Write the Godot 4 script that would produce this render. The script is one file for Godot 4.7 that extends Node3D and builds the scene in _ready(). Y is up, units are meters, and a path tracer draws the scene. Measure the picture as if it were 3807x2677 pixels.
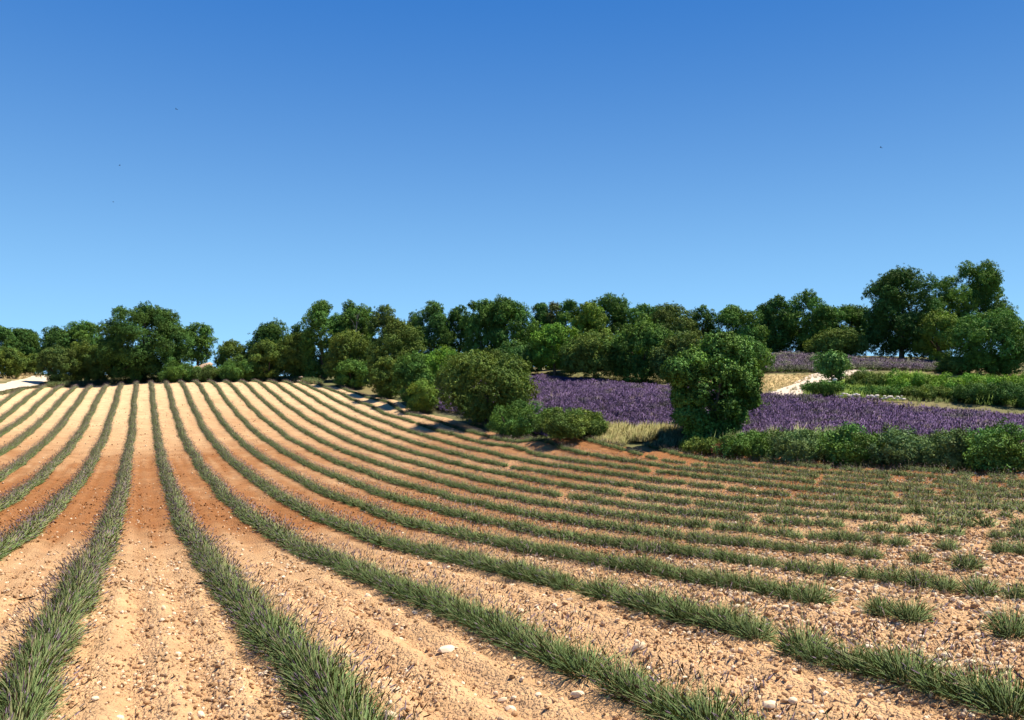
extends Node3D
# A stony field of young lavender rows that dips and climbs to a wooded crest; right of its
# hedge lie fields of lavender in bloom, a pale track and a bramble bank. Rows run along -Z.

const EYE := Vector3(0, 1.75, 0)
const ROW_START := -0.76
const ROW_GAP := 2.0

# Levels of the land: x, z, height.
const SURVEY := [
	[[-13, -95, -0.82], [-13, -105, 0.12], [-13, -115, 1.13], [-13, -125, 2.12], [-13, -136, 3.05], [-6, -45, -2.66]],
	[[-6, -55, -2.56], [-6, -65, -2.28], [-6, -75, -1.81], [-6, -85, -1.14], [-6, -95, -0.31], [-6, -105, 0.63]],
	[[-6, -115, 1.59], [-6, -125, 2.46], [-6, -135, 3.13], [2, -5, -0.49], [2, -8, -0.62], [2, -12, -0.99]],
	[[2, -16, -1.42], [2, -22, -1.91], [2, -30, -2.29], [2, -38, -2.47], [2, -46, -2.51], [2, -54, -2.44]],
	[[2, -62, -2.24], [2, -70, -1.9], [2, -78, -1.43], [2, -86, -0.82], [2, -94, -0.1], [2, -102, 0.71]],
	[[2, -110, 1.56], [2, -120, 2.61], [10, -7, -0.68], [10, -11, -1.07], [10, -16, -1.53], [10, -24, -2.05]],
	[[10, -32, -2.34], [10, -40, -2.47], [10, -48, -2.47], [10, -56, -2.35], [10, -64, -2.1], [10, -72, -1.71]],
	[[10, -80, -1.16], [10, -90, -0.29], [10, -100, 0.76], [10, -110, 1.93], [10, -120, 3.14], [18, -19, -1.71]],
	[[18, -25, -2.04], [18, -32, -2.25], [18, -40, -2.35], [18, -48, -2.31], [18, -56, -2.15], [18, -64, -1.86]],
	[[18, -72, -1.43], [18, -80, -0.86], [18, -90, 0.03], [18, -100, 1.08], [18, -110, 2.24], [18, -122, 3.67]],
	[[25, -28, -1.88], [25, -34, -1.97], [25, -40, -1.98], [25, -48, -1.88], [25, -56, -1.66], [25, -64, -1.3]],
	[[25, -72, -0.83], [25, -80, -0.24], [25, -88, 0.44], [25, -97, 1.27], [25, -106, 2.13], [31, -40, -1.85]],
	[[33, -32, -1.8], [36, -25, -1.65], [34, -46, -1.75], [31, -54, -1.65], [38, -16, -1.35], [28.5, -66, -1.15]],
	[[28.5, -84, 0.15], [28.5, -106, 2.05], [0, 0, 0], [-8, -2, -0.15], [12, -1, 0], [25, -8, -0.65]],
	[[-14, -20, -1.35], [-22, -60, -2.45], [-25, -90, -1.05], [30, 2, -0.15], [-30, -30, -1.75], [0, 20, 0.55]],
	[[40, 15, 0.25], [-40, 0, -0.25], [28.8, -52.9, -0.83], [36.4, -67, 0.84], [47, -86.4, 3.34], [31.8, -47.2, -0.84]],
	[[42, -62.3, 0.86], [48.7, -74.7, 2.42], [35.7, -42.1, -0.87], [47.2, -55.6, 0.69], [39.8, -37.1, -0.88], [53.4, -49.6, 0.46]],
	[[44.3, -31.8, -0.75], [61.3, -43.9, 0.14], [30.4, -92.6, 2.39], [52.4, -59.9, 1.75], [61.5, -65.7, 2.75], [67.9, -70.5, 3.71]],
	[[55.6, -54.1, 1.48], [65.7, -58.4, 2.26], [62.5, -46.7, 0.95], [69.8, -52.2, 1.95], [86.8, -62.2, 3.47], [66.9, -74.3, 4.39]],
	[[78.9, -87.5, 6.96], [80.5, -71.5, 4.78], [88.8, -78.8, 6.13], [97, -86.1, 7.11], [99.6, -70.7, 5.11], [50.8, -93.4, 4.81]],
	[[57.7, -83.8, 3.78], [43.9, -92.1, 4.2], [79.1, -94, 7.42], [0.9, -174.6, 5.85], [22, -165.2, 5.85], [-17.1, -191.3, 6.41]],
	[[8.2, -160.4, 5.99], [88.8, -98.5, 7.94], [108.5, -96.3, 8.17], [85.8, -102, 8.18], [115.8, -82.1, 6.83], [0.8, -139.7, 4]],
	[[11, -130.7, 3.93], [19.2, -124.9, 3.83], [22.8, -123.4, 3.57], [0.8, -152.8, 4.51], [18.7, -140.5, 4.44], [31.1, -130.6, 4.57]],
	[[-13.1, -140.3, 3.19], [-16.2, -142.8, 3.93], [-17.7, -132.5, 3.09], [-14.6, -153, 4.75], [-20.4, -118.4, 1.86], [-18.7, -159.3, 5.43]],
	[[-21.7, -162.8, 5.11], [1, -180, 5.27], [39.8, -135.5, 5.11], [43.3, -123, 4.87], [-40, -220, 4.25], [60, -220, 8.25]],
	[[120, -180, 9.75], [-110, -120, 2.75], [150, -60, 6.75], [110, -20, 2.75], [150, -130, 9.75], [-110, -40, -1.25]],
	[[-140, -220, 3.75], [0, -300, 5.75], [150, -300, 8.75], [-140, -320, 3.75], [60, -320, 6.75], [-120, 30, -0.25]],
	[[100, 30, 0.75], [220, 0, 5.75], [220, -120, 10.75], [220, -300, 8.75]],
]

# Trees and bushes: name, x, z, height of the top above the camera's foot, crown width, tone, habit, label.
const GROWTH := [
	["oak_tree", -22.4, -165.3, 14.1, 5.3, "dark", "t", "dark oak cut off by the left edge of the photo"],
	["oak_tree", -19.3, -168.2, 13.9, 4.7, "dark", "t", "round dark oak second from the left edge, behind the tan meadow"],
	["scrub_bush", -19.5, -149.7, 9.6, 6.0, "olive", "b", "olive scrub bush at the left edge, above the white track"],
	["scrub_bush", -16.9, -158.4, 8.9, 4.4, "olive", "b", "low olive bush bordering the tan meadow, right of the left edge scrub"],
	["young_oak", -13.7, -162.5, 14.0, 4.3, "dark", "t", "slim dark tree with a peaked top, third from the left edge"],
	["young_oak", -9.6, -163.9, 14.9, 6.2, "mid", "t", "twin topped tree directly left of the great round oak"],
	["scrub_bush", -11.8, -144.2, 9.9, 5.6, "dullolive", "b", "dull dark olive bush where the white track ends"],
	["scrub_bush", -8.5, -147.1, 10.6, 4.6, "olive", "b", "olive bush in the middle of the three left of the great oak"],
	["scrub_bush", -5.5, -145.7, 10.2, 5.0, "olive", "b", "olive bush touching the left side of the great oak"],
	["great_oak", 0.2, -143.2, 16.1, 14.1, "dark", "g", "great round dark oak standing alone on the crest of the field"],
	["oak_tree", 8.6, -152.6, 14.7, 6.0, "mid", "a", "see-through tree with bare lower trunk right of the great oak"],
	["scrub_bush", 13.5, -141.7, 10.9, 5.8, "olive", "b", "dome shaped olive bush right of the pale rocks"],
	["undergrowth_bush", 5.3, -136.6, 7.0, 5.8, "mid", "w", "low green bush at the foot of the great oak, right side"],
	["undergrowth_bush", 9.1, -136, 6.5, 5.3, "dullolive", "w", "low dark bush in front of the pale rock outcrop"],
	["undergrowth_bush", 13.8, -132.8, 7.4, 6.8, "mid", "w", "low green bush in front of the dome shaped olive bush"],
	["oak_tree", 19.3, -141.3, 14.2, 5.6, "dark", "t", "round topped dark tree left of the stepped wood edge"],
	["scrub_bush", 17.5, -132.2, 10.5, 6.0, "olive", "b", "olive bush below the round topped dark tree"],
	["scrub_bush", 21.6, -132.6, 11.8, 6.1, "olive", "b", "taller olive bush beside the little heap of stones"],
	["oak_tree", 23.8, -140.4, 14.1, 3.7, "dark", "t", "small dark tree between the round topped tree and the high wood"],
	["oak_tree", 25.6, -129.8, 16.6, 5.5, "mid", "t", "tall tree at the left end of the high wood"],
	["oak_tree", 29.7, -129, 16.9, 4.9, "mid", "t", "tall tree with pale dead branches in its crown"],
	["oak_tree", 32.9, -130.9, 16.1, 2.8, "mid", "a", "thin see-through tree right of the one with dead branches"],
	["oak_tree", 33.9, -123.9, 15.8, 4.6, "dullolive", "t", "dull green round tree just right of the thin see-through one"],
	["hedge_tree", 27.5, -119.2, 11.3, 7.1, "olive", "t", "olive tree at the field edge below the dead branches"],
	["hedge_tree", 29.8, -104.1, 11.5, 7.8, "olive", "t", "wide olive tree leaning over the field edge, in the hedge"],
	["oak_tree", 38.1, -123.1, 14.5, 1.9, "dark", "n", "narrow dark tree in the dip of the skyline"],
	["oak_tree", 38.9, -116.2, 15.3, 5.2, "dark", "t", "dark domed tree right of the dip in the skyline"],
	["oak_tree", 42.7, -115.6, 15.1, 3.4, "dark", "t", "dark tree with a ragged top between two domed ones"],
	["oak_tree", 42.6, -105.8, 15.2, 5.0, "mid", "t", "broad green tree above the large olive hedge bush"],
	["oak_tree", 45.2, -102.5, 15.0, 5.5, "mid", "t", "broad flat topped tree left of the narrow pointed one"],
	["pointed_tree", 51, -105.4, 15.1, 2.2, "dark", "n", "narrow pointed dark tree like a small spire"],
	["oak_tree", 52.8, -104.6, 15.1, 2.8, "brown", "t", "brownish tree right of the small spire tree"],
	["oak_tree", 53.8, -101.9, 15.1, 3.2, "mid", "t", "green tree between the brownish and the yellowish trees"],
	["oak_tree", 53.9, -96.4, 14.4, 4.0, "yellow", "t", "yellowish green tree in the middle of the wood"],
	["oak_tree", 59.3, -100.6, 16.4, 5.6, "dark", "t", "highest domed tree in the middle of the wood"],
	["oak_tree", 61.7, -95.2, 14.4, 4.7, "mid", "t", "tree right of the highest dome, with a flat crown"],
	["oak_tree", 64.2, -93, 14.0, 5.5, "dullolive", "t", "sloping tree whose crown falls to the right gap"],
	["oak_tree", 70.7, -94.5, 14.6, 4.4, "dark", "a", "dark ragged tree behind the lone leafy bush, left one"],
	["oak_tree", 73.3, -91.1, 14.2, 5.8, "mid", "t", "pale topped tree behind the lone leafy bush, right one"],
	["oak_tree", 83.8, -97.4, 15.2, 2.6, "dark", "t", "narrow tree left of the wood above the far lavender"],
	["oak_tree", 85.1, -95.7, 16.8, 3.6, "dark", "t", "dark tree with shaded foot at the far lavender's left end"],
	["oak_tree", 88.3, -93.2, 17.2, 6.5, "mid", "t", "high rounded tree behind the far lavender"],
	["oak_tree", 93.4, -90.9, 15.4, 6.5, "mid", "t", "lower broad tree between the far lavender and the giant oak"],
	["giant_oak", 93.2, -81.2, 19.1, 9.9, "dark", "g", "giant dark oak, left of the pair at the right"],
	["giant_oak", 108.2, -82.2, 21.2, 11.3, "mid", "a", "tallest tree, airy giant oak of the pair at the right"],
	["hedge_tree", 94.2, -76.4, 13.3, 4.7, "yellow", "t", "sunlit yellow green tree between the two giant oaks"],
	["oak_tree", 89.5, -65.3, 11.9, 9.1, "mid", "g", "big bushy tree cut off by the right edge"],
	["hedge_tree", 85.3, -84.7, 11.0, 6.1, "olive", "t", "small olive tree behind the fig shrub"],
	["hedge_tree", 47, -92.9, 11.1, 5.3, "bright", "t", "bright green tree at the edge of the wood"],
	["hedge_tree", 49.6, -87.4, 9.6, 6.3, "olive", "t", "olive brown tree at the top edge of the purple lavender"],
	["hedge_tree", 53.6, -83.4, 10.8, 5.9, "mid", "t", "green tree at the far right corner of the purple lavender"],
	["hedge_tree", 54.6, -76.4, 8.9, 5.0, "dullolive", "t", "dull olive tree touching the lone leafy bush on its left"],
	["hedge_tree", 43.6, -96.6, 9.2, 5.5, "dark", "t", "dark low tree behind the top of the large olive bush"],
	["hedge_tree", 57.3, -71.9, 8.3, 6.4, "mid", "t", "green tree hidden behind the lone leafy bush"],
	["hedge_bush", 27.3, -116.6, 7.2, 5.2, "mid", "b", "dark green bush where the hedge meets the crest"],
	["hedge_bush", 26.6, -96.5, 6.6, 4.1, "olive", "b", "olive hedge bush casting shade stripes on the soil"],
	["hedge_bush", 27.5, -89.4, 6.9, 4.4, "mid", "b", "green hedge bush left of the glimpse of purple"],
	["hedge_bush", 32.5, -93.9, 7.6, 6.2, "bright", "b", "bright green bush above the glimpse of purple"],
	["hedge_bush", 28.6, -70.3, 6.1, 8.7, "olive", "b", "largest olive hedge bush, bulging into the field"],
	["hedge_bush", 27.4, -85.1, 3.1, 3.5, "yellow", "w", "pale yellow green clump left of the largest hedge bush"],
	["bramble_bush", 28.4, -61.1, 1.0, 5.8, "mid", "w", "bramble right at the foot of the largest hedge bush"],
	["bramble_bush", 27.3, -51.2, 0.8, 5.2, "olive", "w", "bramble between the hedge and the straw grass"],
	["leafy_bush", 33.7, -44.4, 6.0, 6.9, "hero", "h", "lone leafy bush standing at the field edge before the purple lavender"],
	["bramble_bush", 31.9, -41.9, -0.8, 3.7, "olive", "w", "low bramble at the right foot of the lone leafy bush"],
	["bramble_bush", 32.2, -38.4, -0.4, 3.7, "mid", "w", "second bramble right of the lone leafy bush, with pale tips"],
	["bramble_bush", 32.8, -35.2, -0.2, 3.6, "greygreen", "w", "third bramble right of the lone leafy bush"],
	["bramble_bush", 33.8, -32.4, -0.0, 3.4, "mid", "w", "fourth bramble in the right hand hedge, below the track"],
	["bramble_bush", 34.6, -30, 0.1, 3.0, "greygreen", "w", "fifth bramble in the right hand hedge, greyish"],
	["bramble_bush", 35.4, -27.9, 0.1, 2.8, "greygreen", "w", "sixth bramble in the right hand hedge, beside a dark gap"],
	["bramble_bush", 35.9, -26.2, 0.4, 3.3, "mid", "w", "tallest dark bramble of the right hand hedge, at the right edge"],
	["dry_bush", 31.2, -39.8, -0.8, 1.4, "rust", "w", "rusty dry bush among the brambles just right of the lone leafy bush"],
	["dry_bush", 37.6, -30.1, -0.7, 1.3, "rust", "w", "rusty dry bush in a gap of the right hand hedge"],
	["fig_shrub", 62.7, -63, 6.3, 3.9, "fig", "f", "fig shrub with large round leaves beside the pale track"],
	["bramble_bush", 56.8, -58, 3.1, 4.0, "mid", "w", "bramble mound below the fig shrub, at the bend of the track"],
	["bramble_bush", 63.8, -59.8, 4.2, 4.3, "olive", "w", "olive bramble mound right of the fig shrub"],
	["bramble_bush", 66.1, -57.1, 3.9, 4.3, "bright", "w", "bright bramble mound in the centre of the green bank"],
	["bramble_bush", 68.4, -55, 3.7, 4.0, "bright", "w", "bright bramble mound below the sunlit yellow green tree"],
	["bramble_bush", 71.7, -54.1, 3.7, 4.4, "bright", "w", "bright bramble mound below the tree cut by the right edge"],
	["bramble_bush", 73.6, -51.6, 3.7, 4.8, "bright", "w", "bright bramble mound cut off by the right edge"],
	["bramble_bush", 64.2, -48.7, 2.7, 4.4, "dark", "w", "dark bramble on the near side of the bank, left one"],
	["bramble_bush", 66.3, -46.6, 2.8, 4.6, "dark", "w", "dark bramble on the near side of the bank, at the right edge"],
	["bramble_bush", 60.3, -55.3, 2.6, 5.3, "mid", "w", "bramble growing over the low line of pale stones"],
	["bramble_bush", 62.6, -52.1, 2.6, 4.4, "olive", "w", "olive bramble right of the low line of pale stones"],
	["hedge_bush", 87.5, -68.4, 6.6, 4.2, "olive", "b", "olive bush in front of the pair of giant oaks"],
]

# Lobes of the lone leafy bush: right, up, radius.
const LONE_BUSH := [
	[0.3, 6.0, 0.8], [1.2, 6.5, 0.8], [1.9, 5.7, 0.95], [0.9, 5.2, 1.2], [-0.9, 5.3, 0.9], [-1.8, 4.6, 0.8],
	[2.7, 4.8, 0.85], [3.0, 3.8, 0.85], [0.8, 4.1, 1.5], [-1.1, 3.9, 1.2], [2.0, 3.6, 1.2], [0.0, 2.8, 1.4],
	[-1.6, 2.8, 0.8], [1.4, 2.3, 1.0], [-0.9, 1.6, 0.8], [0.3, 1.4, 1.1], [1.1, 1.2, 0.8], [-2.6, 4.9, 0.5], [-0.9, 0.7, 0.6], [0.3, 0.5, 0.9],
	[-1.8, 2.0, 0.4], [-1.2, 3.4, 1.0], [-0.6, 3.6, 1.1], [2.2, 6.3, 0.5], [3.2, 3.0, 0.5], [0.1, 5.0, 1.1], [1.5, 4.6, 1.2], [-0.3, 4.3, 1.1], [0.6, 3.3, 1.2],
]

var soil_edge := PackedVector2Array([Vector2(-60, 20), Vector2(-60, -70), Vector2(-19.7, -103.3), Vector2(-17.5, -117.7), Vector2(-16.3, -122.4), Vector2(-14.4, -132), Vector2(-12.5, -140.7), Vector2(-9.9, -145.1), Vector2(-5.7, -147.5), Vector2(0.8, -140), Vector2(11.2, -133.1), Vector2(19.5, -127.1), Vector2(23.6, -122.4), Vector2(25.5, -117.9), Vector2(26.7, -112.2), Vector2(26.7, -102.7), Vector2(26.4, -89.7), Vector2(27, -82.3), Vector2(26.9, -71.5), Vector2(28.4, -65.6), Vector2(26.5, -52), Vector2(28.1, -45.7), Vector2(31.5, -42.9), Vector2(33.5, -35.8), Vector2(34.7, -31), Vector2(35.7, -27.9), Vector2(36.8, -25.5), Vector2(39, -18), Vector2(42, 20)])
var bloom_field := PackedVector2Array([Vector2(29.5, -93), Vector2(33.2, -101.2), Vector2(43.1, -90.3), Vector2(48.4, -85.7), Vector2(49.5, -78.7), Vector2(48.8, -72.4), Vector2(48.5, -66), Vector2(49.1, -61.4), Vector2(50.8, -58.7), Vector2(52.3, -55.9), Vector2(53.8, -53.8), Vector2(55.1, -51.3), Vector2(55.2, -49.1), Vector2(57.5, -46.5), Vector2(59.5, -44.5), Vector2(60.9, -41.9), Vector2(66.8, -36), Vector2(49, -26.4), Vector2(44.9, -30.9), Vector2(39, -36.3), Vector2(35.4, -41.7), Vector2(31.5, -48.4), Vector2(29, -53.3), Vector2(28.9, -60.5), Vector2(28.6, -74.8)])
var far_bloom_field := PackedVector2Array([Vector2(62.6, -78.3), Vector2(70.9, -73.6), Vector2(75.7, -73.6), Vector2(87.2, -69.7), Vector2(95.6, -75.7), Vector2(85.3, -81.4), Vector2(84.2, -87.4), Vector2(73.6, -92.1)])
var track_line := PackedVector2Array([Vector2(81, -74.6), Vector2(75.7, -73.6), Vector2(68.5, -70.3), Vector2(62.1, -66), Vector2(55.2, -60.8), Vector2(52.1, -57.3), Vector2(52.9, -54), Vector2(55, -51.1)])
var left_track_line := PackedVector2Array([Vector2(-14.4, -161.7), Vector2(-14.7, -153.1), Vector2(-16.2, -140.6), Vector2(-17.7, -132.5), Vector2(-20.9, -116.5), Vector2(-24, -98.2)])
var straw_patch := PackedVector2Array([Vector2(51.9, -62.3), Vector2(54.5, -63.4), Vector2(61.9, -67.7), Vector2(69.1, -71.6), Vector2(70.3, -72.8), Vector2(63, -74.9)])
var meadow := PackedVector2Array([Vector2(-27.8, -132.6), Vector2(-19.2, -144.2), Vector2(-14.8, -155.3), Vector2(-16.4, -171.3), Vector2(-38, -180.9)])
var bank := PackedVector2Array([Vector2(53.9, -57.6), Vector2(56.4, -54.9), Vector2(59.6, -50.7), Vector2(66.4, -44.9), Vector2(70.3, -41), Vector2(95.9, -55.9), Vector2(81.4, -64.5), Vector2(75.4, -69.4), Vector2(68, -66.1), Vector2(62.4, -64.2)])
var hedge_line := PackedVector2Array([Vector2(28.5, -65.9), Vector2(26.5, -52), Vector2(28.2, -46), Vector2(31.7, -43.2), Vector2(33.7, -36), Vector2(34.7, -31), Vector2(36.8, -25.5)])
var crest_line := PackedVector2Array([Vector2(-12.5, -140.1), Vector2(-5.4, -141.3), Vector2(0.8, -140.8), Vector2(11.3, -133.9), Vector2(19.8, -129), Vector2(23.7, -123)])

var rng := RandomNumberGenerator.new()
var rough := FastNoiseLite.new()
var land := PackedFloat32Array()
const LX0 := -144.0
const LZ0 := -328.0
const LSTEP := 4.0
const LNX := 94
const LNZ := 92
var used := {}
var M := {}
var cam_yaw := deg_to_rad(23.9)
var cam_pitch := deg_to_rad(2.54)


func _ready():
	rng.seed = 20240
	rough.seed = 7
	rough.noise_type = FastNoiseLite.TYPE_SIMPLEX_SMOOTH
	rough.fractal_type = FastNoiseLite.FRACTAL_NONE
	rough.frequency = 1.0
	var cam := Camera3D.new()
	cam.name = "camera"
	cam.fov = 46.64
	cam.near = 0.05
	cam.far = 6000.0
	cam.position = EYE
	cam.basis = Basis(Vector3.UP, -cam_yaw) * Basis(Vector3.RIGHT, cam_pitch)
	add_child(cam)
	cam.current = true
	var exposure := 2.0
	var sky := ProceduralSkyMaterial.new()
	sky.sky_top_color = Color(0.002 / exposure, 0.134 / exposure, 0.543 / exposure).linear_to_srgb()
	sky.sky_horizon_color = Color(0.456 / exposure, 0.909 / exposure, 1.305 / exposure).linear_to_srgb()
	sky.sky_curve = 0.15
	sky.ground_horizon_color = Color(0.24, 0.22, 0.17).linear_to_srgb()
	sky.ground_bottom_color = Color(0.16, 0.12, 0.07).linear_to_srgb()
	sky.sun_angle_max = 12.0
	var env := Environment.new()
	env.background_mode = Environment.BG_SKY
	env.sky = Sky.new()
	env.sky.sky_material = sky
	env.tonemap_mode = Environment.TONE_MAPPER_LINEAR
	env.tonemap_exposure = exposure
	env.sdfgi_enabled = true
	env.ssao_enabled = true
	env.ssil_enabled = true
	var we := WorldEnvironment.new()
	we.name = "environment"
	we.environment = env
	add_child(we)
	var sun := DirectionalLight3D.new()
	sun.name = "sun"
	sun.light_energy = 1.6
	sun.light_color = Color(1.0, 0.95, 0.87)
	sun.light_angular_distance = 0.5
	sun.shadow_enabled = true
	var az := deg_to_rad(94.0)
	var el := deg_to_rad(62.0)
	var to_sun := Vector3(sin(az) * cos(el), sin(el), -cos(az) * cos(el))
	sun.basis = Basis.looking_at(-to_sun)
	add_child(sun)

	survey_land()
	make_materials()
	lay_ground()
	lay_soil()
	lay_tracks()
	grow_trees()
	rocks()
	plant_young_lavender()
	plant_bloom()
	sow_grasses()
	birds()


# ---------------------------------------------------------------- helpers
func named(base: String) -> String:
	var n: int = used.get(base, 0)
	used[base] = n + 1
	return base if n == 0 else "%s_%03d" % [base, n]


func thing(called: String, label: String, category: String, at: Vector3, group := "") -> Node3D:
	var o := Node3D.new()
	o.name = named(called)
	o.position = at
	o.set_meta("label", label)
	o.set_meta("category", category)
	if group != "":
		o.set_meta("group", group)
	add_child(o, true)
	return o


func part(called: String, mesh: Mesh, mat: Material, parent: Node) -> MeshInstance3D:
	var o := MeshInstance3D.new()
	o.name = called
	o.mesh = mesh
	if mat:
		o.material_override = mat
	parent.add_child(o, true)
	return o


func scatter(called: String, mesh: Mesh, mat: Material, where: Array, tints: Array, parent: Node) -> MultiMeshInstance3D:
	var mm := MultiMesh.new()
	mm.transform_format = MultiMesh.TRANSFORM_3D
	mm.use_colors = true
	mm.mesh = mesh
	mm.instance_count = where.size()
	for i in where.size():
		mm.set_instance_transform(i, where[i])
		mm.set_instance_color(i, tints[i])
	var o := MultiMeshInstance3D.new()
	o.name = called
	o.multimesh = mm
	o.material_override = mat
	parent.add_child(o, true)
	return o


func mesh_of(v: PackedVector3Array, c: PackedColorArray, f: PackedInt32Array, n := PackedVector3Array()) -> ArrayMesh:
	var a := []
	a.resize(Mesh.ARRAY_MAX)
	a[Mesh.ARRAY_VERTEX] = v
	if c.size():
		a[Mesh.ARRAY_COLOR] = c
	if n.size():
		a[Mesh.ARRAY_NORMAL] = n
	a[Mesh.ARRAY_INDEX] = f
	var m := ArrayMesh.new()
	m.add_surface_from_arrays(Mesh.PRIMITIVE_TRIANGLES, a)
	return m


func smooth_normals(v: PackedVector3Array, f: PackedInt32Array) -> PackedVector3Array:
	var n := PackedVector3Array()
	n.resize(v.size())
	for i in range(0, f.size(), 3):
		var a := v[f[i]]
		var k := (v[f[i + 2]] - a).cross(v[f[i + 1]] - a)
		n[f[i]] += k
		n[f[i + 1]] += k
		n[f[i + 2]] += k
	for i in n.size():
		n[i] = n[i].normalized()
	return n


func solid(rough_value: float, through := 0.0) -> StandardMaterial3D:
	var m := StandardMaterial3D.new()
	m.albedo_color = Color.WHITE
	m.vertex_color_use_as_albedo = true
	m.roughness = rough_value
	m.metallic_specular = 0.25
	if through > 0.0:
		m.backlight_enabled = true
		m.backlight = Color(through, through, through * 0.55)
	m.cull_mode = BaseMaterial3D.CULL_DISABLED
	return m


func make_materials():
	M.leaf = solid(0.55, 0.45)
	M.leaf.metallic_specular = 0.15
	M.blade = solid(0.6, 0.4)
	M.flower = solid(0.8, 0.25)
	M.bark = solid(0.9)
	M.stone = solid(0.9)
	M.land = solid(0.95)
	var s := solid(0.95)
	var n := NoiseTexture2D.new()
	n.width = 512
	n.height = 512
	n.seamless = true
	n.normalize = true
	var fn := FastNoiseLite.new()
	fn.seed = 3
	fn.noise_type = FastNoiseLite.TYPE_CELLULAR
	fn.cellular_return_type = FastNoiseLite.RETURN_DISTANCE
	fn.frequency = 0.05
	fn.fractal_octaves = 3
	n.noise = fn
	s.uv1_triplanar = true
	s.uv1_world_triplanar = true
	s.uv1_scale = Vector3(1.1, 1.1, 1.1)
	s.heightmap_enabled = true
	s.heightmap_texture = n
	s.heightmap_scale = 4.0
	s.heightmap_flip_texture = true
	M.soil = s


# ---------------------------------------------------------------- the land
func survey_land():
	var pts := []
	for line in SURVEY:
		for p in line:
			pts.append(p)
	var n := pts.size()
	var px := PackedFloat64Array()
	var pz := PackedFloat64Array()
	for p in pts:
		px.append(p[0] / 50.0)
		pz.append(p[1] / 50.0)
	var size := n + 3
	var a := []
	for i in size:
		var r := PackedFloat64Array()
		r.resize(size + 1)
		if i < n:
			for j in n:
				var d := (px[i] - px[j]) * (px[i] - px[j]) + (pz[i] - pz[j]) * (pz[i] - pz[j])
				r[j] = 0.5 * d * log(d) if d > 0.0 else 0.0005
			r[n] = 1.0
			r[n + 1] = px[i]
			r[n + 2] = pz[i]
			r[size] = pts[i][2]
		else:
			for j in n:
				r[j] = 1.0 if i == n else (px[j] if i == n + 1 else pz[j])
		a.append(r)
	for i in size:
		var best := i
		for j in range(i + 1, size):
			if absf(a[j][i]) > absf(a[best][i]):
				best = j
		var t = a[i]
		a[i] = a[best]
		a[best] = t
		var pivot: PackedFloat64Array = a[i]
		for j in range(i + 1, size):
			var r: PackedFloat64Array = a[j]
			var k := r[i] / pivot[i]
			if k != 0.0:
				for q in range(i, size + 1):
					r[q] -= k * pivot[q]
				a[j] = r
	var s := PackedFloat64Array()
	s.resize(size)
	for i in range(size - 1, -1, -1):
		var r: PackedFloat64Array = a[i]
		var v := r[size]
		for q in range(i + 1, size):
			v -= r[q] * s[q]
		s[i] = v / r[i]
	land.resize(LNX * LNZ)
	for iz in LNZ:
		for ix in LNX:
			var x := (LX0 + ix * LSTEP) / 50.0
			var z := (LZ0 + iz * LSTEP) / 50.0
			var h := s[n] + s[n + 1] * x + s[n + 2] * z
			for i in n:
				var d := (px[i] - x) * (px[i] - x) + (pz[i] - z) * (pz[i] - z)
				if d > 0.0:
					h += s[i] * 0.5 * d * log(d)
			land[iz * LNX + ix] = h


func cubic(a: float, b: float, c: float, d: float, t: float) -> float:
	return b + 0.5 * t * (c - a + t * (2.0 * a - 5.0 * b + 4.0 * c - d + t * (3.0 * (b - c) + d - a)))


func height(x: float, z: float) -> float:
	var fx := clampf((x - LX0) / LSTEP, 1.0, LNX - 2.001)
	var fz := clampf((z - LZ0) / LSTEP, 1.0, LNZ - 2.001)
	var ix := int(fx)
	var iz := int(fz)
	fx -= ix
	fz -= iz
	var o := (iz - 1) * LNX + ix - 1
	var r0 := cubic(land[o], land[o + 1], land[o + 2], land[o + 3], fx)
	o += LNX
	var r1 := cubic(land[o], land[o + 1], land[o + 2], land[o + 3], fx)
	o += LNX
	var r2 := cubic(land[o], land[o + 1], land[o + 2], land[o + 3], fx)
	o += LNX
	var r3 := cubic(land[o], land[o + 1], land[o + 2], land[o + 3], fx)
	return cubic(r0, r1, r2, r3, fz)


func on_land(x: float, z: float, up := 0.0) -> Vector3:
	return Vector3(x, height(x, z) + up, z)


func inside(p: Vector2, shape: PackedVector2Array) -> bool:
	return Geometry2D.is_point_in_polygon(p, shape)


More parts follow.
